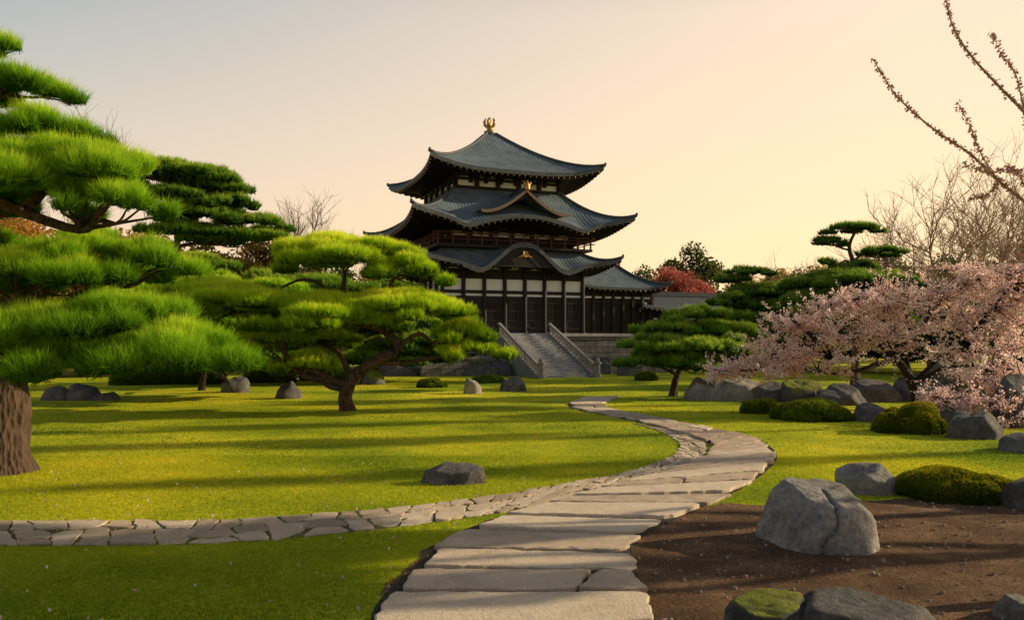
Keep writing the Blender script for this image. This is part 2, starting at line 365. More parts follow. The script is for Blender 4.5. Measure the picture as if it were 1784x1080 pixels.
def at(A,s,q): return np.array([np.interp(q,s,A[:,0]),np.interp(q,s,A[:,1])])
def slab(mb,poly,z0,z1,bev,rg,tint,jit=.009,res=.07,tilt=.012,kc=.09):
    poly=np.array(poly); c0=poly.mean(0)
    cc=[]; K=len(poly)
    for i in range(K):
        p=poly[i]; a=poly[i-1]; b=poly[(i+1)%K]; k1=rg.uniform(.02,kc)*(.6 if np.linalg.norm(p-c0)<.4 else 1)
        cc+=[p+unit(a-p)*k1,p+unit(b-p)*k1*rg.uniform(.5,1.5)]
    poly=resample(cc+[cc[0]],res)[:-1]; c=poly.mean(0); n=len(poly)
    j=rg.normal(size=(n,2))*jit; j=(j+np.roll(j,1,0)); poly=poly+j
    ins=c+(poly-c)*(1-bev/np.maximum(np.linalg.norm(poly-c,axis=1,keepdims=True),.1))
    tx,ty=rg.normal(size=2)*tilt
    zt=lambda p: z1+(p[0]-c[0])*tx+(p[1]-c[1])*ty
    vs=[(p[0],p[1],z0) for p in poly]+[(p[0],p[1],zt(p)-bev*.6) for p in poly]+[(p[0],p[1],zt(p)) for p in ins]
    fs=[]
    for k in range(2):
        for i in range(n): fs.append((k*n+i,k*n+(i+1)%n,(k+1)*n+(i+1)%n,(k+1)*n+i))
    fs.append(tuple(range(2*n,3*n))); mb.add(vs,fs,0,tint)
rg=np.random.default_rng(3)
L3,R3,sm=dense(Lw,Rw); mb=MB(); q=0.0
k=0
while q<sm[-1]-.3:
    st=rg.uniform(.66,.95) if q<14 else rg.uniform(.75,1.1)
    q2=min(q+st,sm[-1]); g=.042
    a,b=at(L3,sm,q+g),at(R3,sm,q+g); c,d=at(R3,sm,q2-g),at(L3,sm,q2-g)
    sk=rg.uniform(-.10,.10,4); u=unit(b-a); vv=unit(d-a); qk=rg.uniform(-.02,.04,4)
    pl=[a+u*sk[0]+vv*max(0,qk[0]),b+u*sk[1]+vv*max(0,qk[1]),c+u*sk[2]-vv*max(0,qk[2]),d+u*sk[3]-vv*max(0,qk[3])]
    if k==2 or (rg.random()<.18 and k>6):
        fr=.74 if k==2 else rg.uniform(.35,.7)
        m1=a+(b-a)*fr; m2=d+(c-d)*(fr+rg.uniform(-.12,.12))
        slab(mb,[pl[0],m1-u*.035,m2-u*.035,pl[3]],-.02,.055,.014,rg,rg.uniform(.1,1)); slab(mb,[m1+u*.035,pl[1],pl[2],m2+u*.035],-.02,.055,.014,rg,rg.uniform(.1,1))
    else: slab(mb,pl,-.02,rg.uniform(.045,.065),.014,rg,rg.uniform(.1,1))
    q=q2; k+=1
struct('stone_path',mb.mesh('stone_path',[M['flag']]))
def ribbon(L3,R3,name,z,ex=.06,mat='gravel'):
    mb=MB(); u=unit(R3-L3); A=L3-u*ex; B=R3+u*ex; n=len(A)
    mb.add([(*p,0) for p in A]+[(*p,0) for p in B],[(i,n+i,n+i+1,i+1) for i in range(n-1)]); struct(name,mb.mesh(name,[M[mat]]),z)
    return np.r_[A,B[::-1]]
main_poly=ribbon(L3,R3,'gravel_path_bed',.008)
L2=[(-260,905),(-60,907),(200,908),(400,905),(550,895),(700,883),(850,865),(980,842),(1080,825),(1145,806),(1178,788),(1180,770),(1150,752),(1100,737)]
R2=[(-260,952),(-60,952),(200,951),(400,946),(550,934),(700,917),(820,902),(900,888),(1030,860),(1150,828),(1215,802),(1232,783),(1222,766),(1180,752)]
A2,B2,s2=dense(np.array([G(*p) for p in L2]),np.array([G(*p) for p in R2]))
mb=MB()
def lp(f,q): return at(A2,s2,q)*(1-f)+at(B2,s2,q)*f
# two or three staggered courses of irregular flat stones
def wob(c,q): return .06*math.sin(q*3.1+c*2)+.035*math.sin(q*7.7+c)
for ci,(e0,e1) in enumerate(((0,.38),(.38,1.0))):
    q=rg.uniform(0,.2)
    while q<s2[-1]-.25:
        small=9<q<17.5
        st=rg.uniform(.24,.46)+.06*ci if not small else rg.uniform(.2,.38); q2=q+st
        sub=[(e0,e1)] if (ci==0 or (not small and rg.random()<.75)) else [(e0,(e0+e1)/2+rg.uniform(-.07,.07)),None]
        if sub[-1] is None: sub[-1]=(sub[0][1],e1)
        sk0=.07*math.sin(q*5+ci); sk1=.07*math.sin(q2*5+ci)
        for (f0,f1) in sub:
            g=.014; gf=.016
            w0=lambda qq: (f0+(wob(1,qq) if f0>0 else .02*math.sin(qq*9))+gf)
            w1=lambda qq: (f1+(wob(1,qq) if f1<1 else .03*math.sin(qq*11))-gf)
            qm=(q+q2)/2; rj=lambda: rg.uniform(-.015,.015)
            pl=[lp(w0(q),q+g+sk0),lp(w0(qm)+rj(),qm),lp(w0(q2),q2-g+sk1),lp(w1(q2),q2-g-sk1),lp(w1(qm)+rj(),qm),lp(w1(q),q+g-sk0)]
            slab(mb,pl[::-1],-.02,rg.uniform(.010,.024),.008,rg,rg.uniform(.0,1.0),.008,.05,.02,.06)
        q=q2
struct('cobbled_path',mb.mesh('cobbled_path',[M['flag']]))
sec_poly=ribbon(A2,B2,'gravel_footpath_bed',.003,.0,'joint')

# grass blades
rg=np.random.default_rng(11)
def grass(dmin,dmax,n,h,w):
    y=np.sqrt(rg.uniform(dmin**2,dmax**2,n)); x=y*rg.uniform(-.70,.72,n)
    jx=x+rg.normal(size=n)*.04; jy=y+rg.normal(size=n)*.04
    bad=(pip(soil,jx,jy)|pip(main_poly,x,y)|(pip(sec_poly,jx,jy)&(rg.random(n)>.10)))
    x=x[~bad];y=y[~bad];n=len(x)
    b=np.stack([x,y,np.zeros(n)],1); an=rg.uniform(0,6.28,n)
    sd_=np.stack([np.cos(an),np.sin(an),0*an],1)*w*.5
    tip=b+np.stack([rg.normal(size=n)*h*.5,rg.normal(size=n)*h*.5,h*rg.uniform(.4,1.1,n)],1)
    t=.46+rg.uniform(-.2,.2,n)+.24*fn(b,.9,5)+.12*fn(b,3.1,6)
    return np.stack([b-sd_,b+sd_,tip],1),np.stack([t-.1,t-.1,t+.12],1)
gs=[grass(5.2,9,150000,.034,.007),grass(9,15,140000,.034,.011),grass(15,26,80000,.036,.018),grass(26,50,30000,.04,.04)]
o=part('lawn_grass',soup('lawn_grass',np.concatenate([g[0] for g in gs]),np.concatenate([g[1] for g in gs]),M['grass']),None)
o['kind']='stuff'; o['label']='short mown lawn grass with yellow green blades'; o['category']='grass'
n=300; y=rg.uniform(6,14,n); x=y*rg.uniform(-.66,.1,n); c=np.stack([x,y,np.full(n,.045)],1)
V,T=leaves(c,np.full((n,3),.01),n,.04,rg,tb=.5,asp=.8); o=part('fallen_petals',soup('fallen_petals',V,T,M['petal']),None)
o['kind']='stuff'; o['label']='pale pink petals fallen on the lawn'; o['category']='petals'
iv,if_=ico(1); n=2600; y=np.sqrt(rg.uniform(25,130,n)); x=y*rg.uniform(-.2,.75,n); ok=pip(soil,x,y)&~pip(main_poly,x,y); x=x[ok];y=y[ok]; n=len(x)
r=.006+.02*rg.random(n)**4; V=(np.stack([x,y,r*.3+.004],1)[:,None,:]+iv[None]*r[:,None,None]*rg.uniform(.6,1.3,(n,1,3)))
o=part('soil_pebbles',soup('soil_pebbles',V[:,if_].reshape(-1,3,3),np.full((n*len(if_),3),.0),M['flag']),None)
o['kind']='stuff'; o['label']='small pebbles scattered over bare brown soil'; o['category']='pebbles'

# ---------------- rocks ----------------
def rock(px0,px1,pytop,pybase,label,mat='rock',seed=0,depth=.75,sub=5,crack=False,nm='boulder',wf=1.1):
    rg=np.random.default_rng(seed+100)
    x,d=G((px0+px1)/2,pybase); w=(px1-px0)/F*d
    dd=d+w*depth*.4
    w*=dd/d*wf; hgt=CAMH+(HZ-pytop)/F*dd
    e=top(nm,((((px0+px1)/2-892)/F*dd),dd,0),label,'rock')
    v,f=ico(sub); r=np.full(len(v),9.)
    planes=[(unit(rg.normal(size=3)*np.array([1,1,.7])),rg.uniform(.84,1.0)) for i in range(24)]
    planes.append((unit(np.array([rg.uniform(-.22,.22),rg.uniform(-.35,-.05),1])),.74))
    if crack:
        planes=[(unit(np.array(a_,float)),h) for a_,h in [((-1,-.2,.5),.80),((1,-.1,.08),.80),((0,-1,.15),.82),((.05,-.15,1),.74),((-.6,-.3,1),.80),((.6,-.2,1),.86),((-.8,-.6,.5),.84),((.8,-.6,.2),.90),((0,1,.2),.8),((-.1,-.8,.9),.88),((-.7,-.9,.1),.88),((.95,0,.6),.88),((.4,-.9,.6),.90),((-.4,-.6,1),.84)]]
    for nrm_,h in planes:
        dn=v@nrm_; r=np.where(dn>.05,np.minimum(r,h/np.maximum(dn,.05)),r)
    r=np.minimum(r,1.1 if crack else 1.12)
    r=r*(1+(.03 if crack else .05)*fn(v,3,seed)+(.022 if crack else .03)*fn(v,8,seed+1)+.014*fn(v,19,seed+2)+.008*fn(v,40,seed+3))
    p=v*r[:,None]
    p[:,0]/=abs(p[:,0]).max(); p[:,1]/=abs(p[:,1]).max(); p[:,2]/=p[:,2].max()
    if crack:
        s=p[:,0]+.22-.42*(p[:,2]-.2)+.05*np.sin(p[:,2]*7)+.025*np.sin(p[:,2]*17+1)
        fr=np.clip((-p[:,1]+.35)/.3,0,1)
        p*= (1-.11*np.exp(-(s/.018)**2)*fr)[:,None]
        p[:,1]+=np.where(s>0,-.06,0)*fr
    sz=hgt/.78; p=p*np.array([w/2,w/2*depth,sz])
    p[:,2]-=sz*.22
    mb=MB(); mb.add(p,[tuple(a) for a in f]); part('rock',mb.mesh('rock',[M[mat]],True),e); return e
rock(1318,1542,841,962,'large cracked grey boulder on bare soil','rock',17,.75,6,True,wf=1.06)
rock(1458,1566,806,862,'small grey boulder beside a mossy mound','rock',52)
rock(738,845,806,845,'low grey stone lying on the lawn','rock_dark',3,.6)
rock(1355,1640,1040,1130,'broad flat dark rock beside the soil bed','rock_dark',12,.6)
rock(1262,1425,1036,1120,'low dark rock capped with soft moss','rock_moss',44,.7)
rock(1735,1830,1036,1085,'rounded dark rock on the soil','rock_dark',15)
rock(806,839,659,686,'small upright grey stone on the lawn','rock',21,.8,4)
rock(868,916,656,682,'pointed grey stone on the lawn','rock_dark',22,.8,4)
rock(479,523,664,695,'rounded brown stone on the lawn','rock_dark',23,.8,4)
rock(627,669,644,670,'mossy brown stone at the lawn edge','rock_moss',24,.8,4)
for i,(a,b,c_,d_,mt) in enumerate([(1190,1265,657,697,'rock'),(1235,1330,650,698,'rock'),(1310,1380,664,700,'rock_dark'),(1355,1440,660,702,'rock_moss'),(1415,1510,668,706,'rock_dark'),(1484,1552,702,735,'rock_dark'),
      (1470,1570,660,700,'rock_dark'),(1545,1640,650,700,'rock_dark'),(1600,1672,706,742,'rock_dark'),(1645,1745,716,765,'rock_dark'),(1600,1710,620,700,'rock_dark'),(1680,1800,625,720,'rock_dark'),(1725,1840,650,745,'rock_dark'),(1745,1850,756,790,'rock_dark'),(1755,1860,832,890,'rock_dark'),(1780,1900,610,720,'rock_dark')]):
    rock(a,b,c_,d_,'rugged grey boulder in the bank beneath the cherry tree',mt,31+i,.8,5)
for i,(a,b,c_,d_) in enumerate([(72,125,672,698),(110,180,668,698),(155,205,682,698),(385,435,655,684),(585,640,640,662),(660,735,622,655),(725,800,620,655),(790,870,624,655),(850,900,632,655),(1040,1080,622,652),(1075,1130,628,655)]):
    rock(a,b,c_,d_,'weathered grey garden rock at the lawn edge','rock_dark',60+i,.8,4)

# ---------------- mounds and shrubs ----------------
def mound(px0,px1,pytop,pybase,label,mat,seed,nm,cat,L=.05,w=.012,sp=.035,depth=.8,up=.3,lop=0):
    rg=np.random.default_rng(seed); x,d=G((px0+px1)/2,pybase); wd=(px1-px0)/F*d/2; dd=d+wd*depth; wd*=dd/d; h=CAMH+(HZ-pytop)/F*dd
    e=top(nm,(((px0+px1)/2-892)/F*dd,dd,0),label,cat)
    bl=[(np.array([lop*wd,0,0.]),np.array([wd*.70,wd*depth*.75,h*.98]))]
    for i in range(13):
        a=i*.7+rg.uniform(-.3,.3); q=rg.uniform(.35,.68); bl.append((np.array([wd*q*math.cos(a),wd*depth*q*math.sin(a),0]),np.array([wd*.38,wd*depth*.38,h*rg.uniform(.4,.82)])))
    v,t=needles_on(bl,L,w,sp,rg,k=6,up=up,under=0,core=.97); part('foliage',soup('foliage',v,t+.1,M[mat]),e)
mound(1548,1785,814,883,'low green moss covered mound beside boulders','moss',1,'moss_mound','moss mound',.03,.01,.03,lop=-.15)
mound(1518,1650,702,758,'steep dark green mossy mound','moss',2,'moss_mound','moss mound',.03,.02,.04,lop=.2)
mound(1340,1490,693,737,'wide rounded clipped green shrub','shrub',3,'clipped_shrub','shrub',.06,.025,.055)
mound(1290,1364,694,722,'small rounded clipped green shrub','shrub',4,'clipped_shrub','shrub',.06,.025,.055)
mound(726,778,657,676,'small rounded shrub on the lawn','shrub',5,'clipped_shrub','shrub',.08,.035,.09)
mound(1105,1150,645,664,'low rounded shrub near the stairs','shrub',6,'clipped_shrub','shrub',.08,.035,.09)
mound(820,880,652,668,'low spreading shrub near rocks','shrub',7,'clipped_shrub','shrub',.08,.035,.09)
for i,(a,b,c_,d_) in enumerate([(190,300,628,672),(290,400,632,670),(420,520,630,668),(520,600,634,664)]):
    mound(a,b,c_,d_,'low dark shrub beneath the pines','shrub',30+i,'clipped_shrub','shrub',.12,.05,.12)

# ---------------- pines ----------------
pine('large cloud pruned pine with thick trunk and soft bright pads',
 [(-4,828,13.2),(-2,740,13.2),(5,680,13.3),(-20,600,13.6),(-60,500,13.8),(-50,380,13.8),(-60,250,13.8),(-50,120,13.8)],.50,
 [(50,605,190,80,12.6,.7),(285,625,138,66,12.0,.8),(190,562,165,58,13,.8),(70,485,150,56,13.2),(255,468,98,46,13.6),(140,452,110,38,14),
  (70,325,195,86,13),(180,352,100,54,12.6),(10,280,140,46,13.4),(30,158,98,38,13.8),(70,228,98,36,13.4),(-15,82,48,22,13.8),(-20,430,90,30,14.5)],
 .23,.011,.066,'pine_near',1,k=9,zlow=1.75)
pine('curved trunk pine with golden green pads on the lawn',
 [(606,716,24.4),(602,690,24.2),(616,656,24.0),(655,628,23.8),(694,604,23.8),(650,560,24.4),(602,525,24.7),(600,480,24.8)],.23,
 [(595,447,125,38,24.8,.9),(705,473,72,34,24.4,.9),(650,440,74,26,24.4),(400,538,130,44,24.4,.9),(545,548,150,42,24.2,.8),(700,538,115,36,24.6,.9),(802,586,68,30,24.4),(828,615,66,25,24.2),
  (530,640,66,28,24.4,.8),(450,604,84,34,24.6),(350,510,90,30,24.8),(560,590,60,16,25.2)],
 .23,.02,.092,'pine_gold',2,k=9)
pine('dark spreading pine with layered pads behind the lawn',
 [(300,665,40),(300,600,38),(292,500,36),(305,430,35),(325,385,35),(300,340,35)],.26,
 [(235,294,85,20,35),(310,306,105,24,34.5),(370,330,66,22,35),(290,345,80,18,34),(395,358,70,22,34.5),(345,378,66,17,34),(445,394,62,22,35),(325,404,80,17,34),(205,322,50,18,35.5),(415,414,80,16,35)],
 .25,.04,.15,'pine_mid',3)
pine('low bright pine with rounded pads',
 [(350,680,34),(360,620,33),(360,560,31)],.13,
 [(160,415,62,18,26),(370,505,80,28,28),(320,555,120,40,28),(430,580,110,34,29),(240,540,100,46,28),(470,510,76,24,30),(30,450,80,24,27),(330,612,110,34,29),(130,445,80,20,27),(240,620,100,38,29),(440,625,100,28,30)],
 .23,.03,.12,'pine_near',4,barkm='bark_dark')
pine('rounded dark pine beside the lawn',
 [(500,662,42),(500,600,40),(490,520,39)],.15,
 [(345,462,60,26,40),(460,490,55,22,37),(560,500,80,24,38),(520,560,110,40,38),(680,560,90,38,40),(660,510,70,22,42),(740,600,70,30,40),(690,615,90,30,41),(600,620,80,24,40),(400,620,100,34,38)],
 .25,.04,.16,'pine_mid',5,barkm='bark_dark')
pine('layered dark green pine on the lawn edge',
 [(1172,690,30.5),(1178,660,30.5),(1195,620,30.6),(1210,570,30.8)],.16,
 [(1215,552,62,18,30.8),(1170,574,62,18,30.5),(1255,578,66,22,31),(1140,600,58,22,30),(1215,606,90,24,29.8),(1290,588,46,18,31.5),(1125,630,54,22,30),(1195,636,68,22,29.5),(1265,615,66,24,30)],
 .22,.035,.112,'pine_mid',6,up=.35)
pine('layered dark pine with flat pads near the hall',
 [(1300,655,44),(1305,600,44),(1300,540,44),(1310,490,44)],.2,
 [(1305,474,46,9,44),(1275,490,42,12,44),(1330,512,70,18,44),(1270,528,46,18,43),(1385,518,50,24,44),(1330,548,90,28,43)],
 .22,.045,.15,'pine_dark',7)
pine('tall cloud pruned pine with separate flat pads',
 [(1490,655,38),(1490,590,38),(1480,520,38),(1488,470,38),(1480,430,38),(1492,400,38)],.2,
 [(1490,399,50,13,38),(1443,424,32,12,38),(1532,440,42,8,38),(1442,458,18,8,38),(1490,466,40,12,38),(1455,492,85,22,37.5),(1545,492,60,18,38),(1420,520,60,28,37),(1500,540,90,32,38)],
 .22,.04,.125,'pine_dark',8)

# ---------------- broadleaf trees ----------------
def broadleaf(label,x,y,h,rad,mat,seed,nl=7000,ls=.28,zb=.3,ncl=26,barkm='bark_dark',group=None,name='broadleaf_tree',cat='tree',flat=1.0):
    rg=np.random.default_rng(seed); e=top(name,(x,y,0),label,cat,group)
    zc=h*(zb+(1-zb)/2); hz=h*(1-zb)/2
    C=[];RR=[]
    for i in range(ncl):
        d=unit(rg.normal(size=3)); q=rg.uniform(.35,.80); C.append(np.array([0,0,zc])+d*np.array([rad,rad,hz*flat])*q); s=rg.uniform(.22,.38); RR.append(np.array([rad*s,rad*s,min(hz*s*.8,rad*s*1.5)]))
    C=np.array(C);RR=np.array(RR); mb=MB()
    mb.tube(smooth_path([(0,0,-.2),(rg.normal()*.15,0,h*.2),(rg.normal()*.3,rg.normal()*.2,h*.45),(0,0,h*.8)],4),[min(h*.03,.3)*(1-i/14) for i in range(13)],8,rough=.05)
    for c in C: limb(mb,(0,0,max(h*rg.uniform(.25,.55),c[2]-2.5)),c,min(h*.012,.12),h*.002,rg,n=4,k=3)
    part('trunk',mb.mesh('trunk',[M[barkm]],True),e)
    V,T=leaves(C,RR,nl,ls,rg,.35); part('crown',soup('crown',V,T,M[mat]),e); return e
def clone(e,x,y,s,rot):
    n=e.copy(); n.location=(x,y,0); n.scale=(s,s,s*random.uniform(.9,1.1)); n.rotation_euler=(0,0,rot); COL.objects.link(n)
    for c in e.children:
        k=c.copy(); COL.objects.link(k); k.parent=n
    return n
def X(px,d): return (px-892)/F*d
gp='trees behind the garden'
t1=broadleaf('dark evergreen tree in the wood behind the garden',X(1205,82),82,11.8,4.2,'leaf_dark',1,12000,.42,.2,30,group=gp)
t2=broadleaf('rounded olive green tree in the wood',X(430,58),58,10.2,4.6,'leaf_olive',2,12000,.34,.08,30,group=gp)
t3=broadleaf('golden autumn tree behind the garden',X(60,50),50,11.0,4.8,'leaf_autumn',3,12000,.32,.08,30,group=gp)
t4=broadleaf('crimson maple tree beside the hall',X(1190,74),74,9.3,4.4,'leaf_red',4,18000,.25,.1,38,name='maple_tree',cat='maple tree')
t5=broadleaf('dense low evergreen tree at the garden edge',X(600,56),56,5.4,4.6,'leaf_dark',5,13000,.34,.0,30,group=gp)
for (src,px,d,s) in [(t1,1112,88,.92),(t1,300,62,.8),(t1,560,66,.82),(t1,-150,56,1.0),(t1,720,80,.9),(t1,1010,95,.6),(t1,1290,78,.68),(t1,1380,76,.78),(t1,1560,64,.75),(t1,1660,66,.8),(t1,1760,60,.85),(t1,1860,56,.9),
     (t2,520,60,.88),(t2,340,56,.9),(t2,1340,86,1.0),(t2,1440,84,1.05),(t2,1550,78,1.05),(t2,1260,92,.95),(t2,660,70,.85),(t2,100,48,.85),
     (t3,150,50,1.0),(t3,225,52,1.0),(t3,-60,48,1.0),(t3,0,47,.95),(t3,1640,82,1.0),(t3,1740,78,1.0),(t3,430,60,.95),(t3,1330,94,1.05),(t3,1480,90,1.1),(t3,640,78,.85),
     (t5,-120,44,.9),(t5,20,45,.8),(t5,140,46,.75),(t5,260,50,.8),(t5,380,52,.8),(t5,480,54,.85),(t5,700,58,.9),(t5,790,62,.9),(t5,1240,66,.7),(t5,1310,60,.85),(t5,1400,56,.85),(t5,1490,54,.9),(t5,1580,50,.9),(t5,1680,48,.95),(t5,1780,46,1.0),(t5,1880,46,1.0)]:
    clone(src,X(px,d),d,s,random.uniform(0,6.28))
# ---------------- bare trees ----------------
def bare(label,px,d,h,seed,spread=.55,rad=.16,levels=5,group='bare winter trees',lean=0,full=0):
    rg=np.random.default_rng(seed); e=top('bare_tree',(X(px,d),d,0),label,'tree',group); tr=MB(); cr=MB()
    def rec(p,dr,L,r,lv):
        pts=[p]; q=np.array(p); dd=dr.copy()
        for i in range(3):
            dd=unit(dd+rg.normal(size=3)*.13+np.array([0,0,.05])); q=q+dd*L/3; pts.append(q)
        (tr if lv<2 else cr).tube(pts,[r*(1-.13*i) for i in range(4)],6 if lv<2 else 3,cap=False)
        if lv>=levels: return
        for k in range(rg.integers(3,5) if lv<4 and not full else (4 if lv<4+full else 3)):
            j=rg.integers(1,4) if k else 3
            nd_=unit(dd+rg.normal(size=3)*spread*np.array([1,1,.6])+np.array([0,0,.12]))
            rec(pts[j],nd_,L*rg.uniform(.58,.82),max(r*.60,.009),lv+1)
    rec(np.array([0,0,-.1]),unit(np.array([lean,0,1.])),h*.33,rad,0)
    part('trunk',tr.mesh('trunk',[M['bark_grey']]),e); part('crown',cr.mesh('crown',[M['bark_grey']]),e); return e
bare('slender leafless tree against the sky',540,55,14.0,1,.40,.13,full=1)
bare('leafless tree above the dark pine',235,50,18.5,3,.5,.13)
for px,d,h,sd_ in [(1575,52,13,14),(1620,50,14,4),(1680,58,16,7),(1720,44,14,5),(1770,52,16,15),(1820,48,16,6)]:
    bare('leafless spreading tree with fine brown branches',px,d,h,sd_,.62,.14,full=1)
bare('small leafless tree beyond the hall',1400,70,12.5,8,.55,.13)
bare('small leafless tree beyond the hall',690,75,13,9,.5,.13)

# ---------------- cherry tree ----------------
def cherry():
    rg=np.random.default_rng(21); bx,by=G(1600,712); o=np.array([bx,by,0])
    e=top('cherry_tree',(bx,by,0),'low spreading cherry tree in full pink blossom','cherry tree'); mb=MB()
    D=by
    limbs=[[(1600,712,D),(1590,670,D),(1560,625,D-.3),(1500,590,D-.6),(1430,600,D-1),(1340,620,D-1.2)],
           [(1590,670,D),(1575,610,D+.2),(1560,560,D+.3),(1520,520,D),(1450,530,D-.5)],
           [(1590,670,D),(1640,620,D-.3),(1700,570,D-.8),(1760,500,D-1),(1800,450,D-1)],
           [(1590,670,D),(1650,640,D-1),(1720,640,D-2.5),(1780,660,D-4)],
           [(1575,610,D),(1620,550,D+.4),(1650,510,D+.5),(1700,475,D+.5)],
           [(1560,625,D),(1470,650,D-1.2),(1380,640,D-1.6),(1270,648,D-1.6)],
           [(1650,640,D-1),(1700,680,D-3.6),(1660,698,D-4.6)],[(1720,640,D-2.5),(1750,690,D-4.4),(1790,730,D-5)],
           [(1430,600,D-1),(1380,560,D-1),(1340,590,D-1.2)]]
    nodes=[]
    for i,l in enumerate(limbs):
        pts=[P(*q)-o for q in l]
        if i==0: pts[0][2]=-.1
        pts=smooth_path(pts,6); m=len(pts); r0=.17 if i==0 else .085
        mb.tube(pts,[r0*(1-.8*j/(m-1)) for j in range(m)],8,rough=.06); nodes+=pts[3:]
    nodes=np.array(nodes)
    ell=[(1300,640,60,18,D-1.4),(1345,608,60,26,D-1.2),(1420,580,70,40,D-.6),(1500,552,80,42,D),(1580,545,90,38,D+.2),(1660,528,90,40,D+.3),(1750,500,80,44,D),(1740,560,90,44,D-.6),(1800,530,70,60,D-1),
         (1640,585,80,34,D-1),(1530,598,80,24,D-1.4),(1430,632,80,16,D-1.6),(1760,605,70,34,D-2),(1740,690,70,26,D-4.3),(1690,715,66,28,D-4.8),(1770,735,66,30,D-5.0),(1640,692,46,12,D-4.5),(1470,530,55,22,D),(1350,645,70,12,D-1.6),(1700,478,60,26,D+.4),(1255,650,34,8,D-1.6),
         (1760,640,70,26,D-3.2),(1440,548,50,18,D-.4),(1390,568,50,24,D-.8),(1600,505,60,20,D+.3)]
    P_=[];cl=[]
    for (px,py,hw,hh,d) in ell:
        c=P(px,py,d)-o; r=np.array([hw*d/F,min(1.1,hw*d/F),hh*d/F])
        for k in range(int(9+hw*hh/250)):
            dd=unit(rg.normal(size=3)); tgt=c+dd*r*rg.uniform(.4,1.35); s=nodes[np.argmin(np.linalg.norm(nodes-tgt,axis=1)+rg.uniform(0,.4,len(nodes)))]
            pts=limb(mb,s,tgt,.026,.006,rg,wig=.09,n=4,k=3)
            cb=rg.uniform(-.2,.2)
            n=70
            q=rg.uniform(.35,1.05,n); ia=np.clip((q*(len(pts)-1)).astype(int),0,len(pts)-2); fr=rg.random((n,1)); pa=np.array(pts)[ia]*(1-fr)+np.array(pts)[ia+1]*fr
            P_.append(pa+rg.normal(size=(n,3))*np.array([.055,.055,.042])); cl.append(np.full(n,cb))
            for _ in range(4):
                j=rg.integers(len(pts)//3,len(pts)); t2=np.array(pts[j])+unit(rg.normal(size=3)*np.array([1.3,1,.7])+np.array([0,0,.2]))*rg.uniform(.3,.85)
                mb.tube([pts[j],t2],[.006,.003],3,cap=False); u=rg.uniform(.1,1,(38,1)); P_.append(np.array(pts[j])*(1-u)+t2*u+rg.normal(size=(38,3))*.032); cl.append(np.full(38,cb))
    C=np.concatenate(P_); cl=np.concatenate(cl); n=len(C)
    a=unit(rg.normal(size=(n,3))); b=unit(np.cross(a,rg.normal(size=(n,3)))); s=.050*rg.uniform(.6,1.3,(n,1))
    V=np.stack([C-a*s*.5,C-b*s*.5,C+a*s*.5,C+b*s*.5],1); T=np.repeat((.5+cl+rg.uniform(-.25,.25,n))[:,None],4,1)
    part('trunk',mb.mesh('trunk',[M['bark_dark']],True),e); part('crown',soup('crown',V,T,M['blossom']),e)
cherry()
def budding():
    rg=np.random.default_rng(5); base=np.array([6.6,7.2,0]); e=top('cherry_tree',tuple(base),'young cherry tree with long budding branches','cherry tree'); mb=MB()
    mb.tube([p-base for p in smooth_path([base-[0,0,.1],base+[.1,0,1.2],base+[-.1,.1,2.2],base+[.1,0,3.4],base+[.2,.1,4.6]],4)],[.10*(1-i/24) for i in range(17)],10,rough=.05)
    j1=base+[-.1,.1,2.2]; j2=base+[.1,0,3.2]
    ls=[[j1,P(1850,400,7),P(1784,350,7),P(1740,315,7),P(1690,268,7),P(1640,235,7),P(1590,195,7),P(1555,158,7),P(1522,105,7)],
        [P(1740,315,7),P(1710,270,6.9),P(1690,220,6.9),P(1668,180,6.8)],
        [j2,P(1830,250,7.2),P(1784,195,7.2),P(1740,150,7.2),P(1690,95,7.2),P(1660,45,7.2),P(1648,-5,7.2),P(1640,-50,7.2)],
        [P(1784,195,7.2),P(1770,130,7.3),P(1745,95,7.3),P(1727,55,7.3)],
        [P(1800,360,7),P(1770,300,6.8),P(1720,300,6.7),P(1680,285,6.6)],
        [j1,P(1850,330,6.6),P(1790,305,6.5),P(1750,290,6.5)],
        [j1,P(1850,480,7.4),P(1790,450,7.4),P(1740,430,7.4)],
        [P(1740,315,7),P(1720,340,7),P(1690,345,7.0)]]
    Cs=[]
    for l in ls:
        pts=[np.array(p)-base for p in smooth_path(l,6)]; m=len(pts); r0=.017 if len(l)>6 else .006
        mb.tube(pts,[r0*(1-.8*i/(m-1)) for i in range(m)],6)
        A=np.array(pts); n=int(m*8); q=rg.uniform(.15 if len(l)>6 else 0,1,n)*(m-1); i0=np.clip(q.astype(int),0,m-2); fr=(q-i0)[:,None]
        Cs.append(A[i0]*(1-fr)+A[i0+1]*fr+rg.normal(size=(n,3))*.013)
    C=np.concatenate(Cs); n=len(C)*6; V,T=leaves(C,np.full((len(C),3),.012),n,.017,rg,.2,tb=.5,asp=.9)
    part('trunk',mb.mesh('trunk',[M['bark_grey']],True),e); part('blossom',soup('blossom',V,T,M['bud']),e)
budding()
# tall trees along the garden edge (their shade rakes the lawn)
broadleaf('tall spreading evergreen beside the garden path',14.5,12.1,8.8,2.0,'leaf_dark',31,9000,.3,.60,30)
broadleaf('tall spreading evergreen beside the garden path',15.5,10.6,9.2,2.0,'leaf_dark',33,9000,.3,.58,30)
for i,(x,y,h,r,zb) in enumerate([(45,23.4,19,1.0,.74),(44,27.5,20,1.3,.74),(46,31.6,21,1.0,.74),(45,35.2,20,1.5,.76),(46,39.0,20,1.2,.76)]):
    broadleaf('very tall slender evergreen at the garden edge',x,y,h,r,'leaf_dark',40+i,2800,.36,zb,16,flat=1.1)

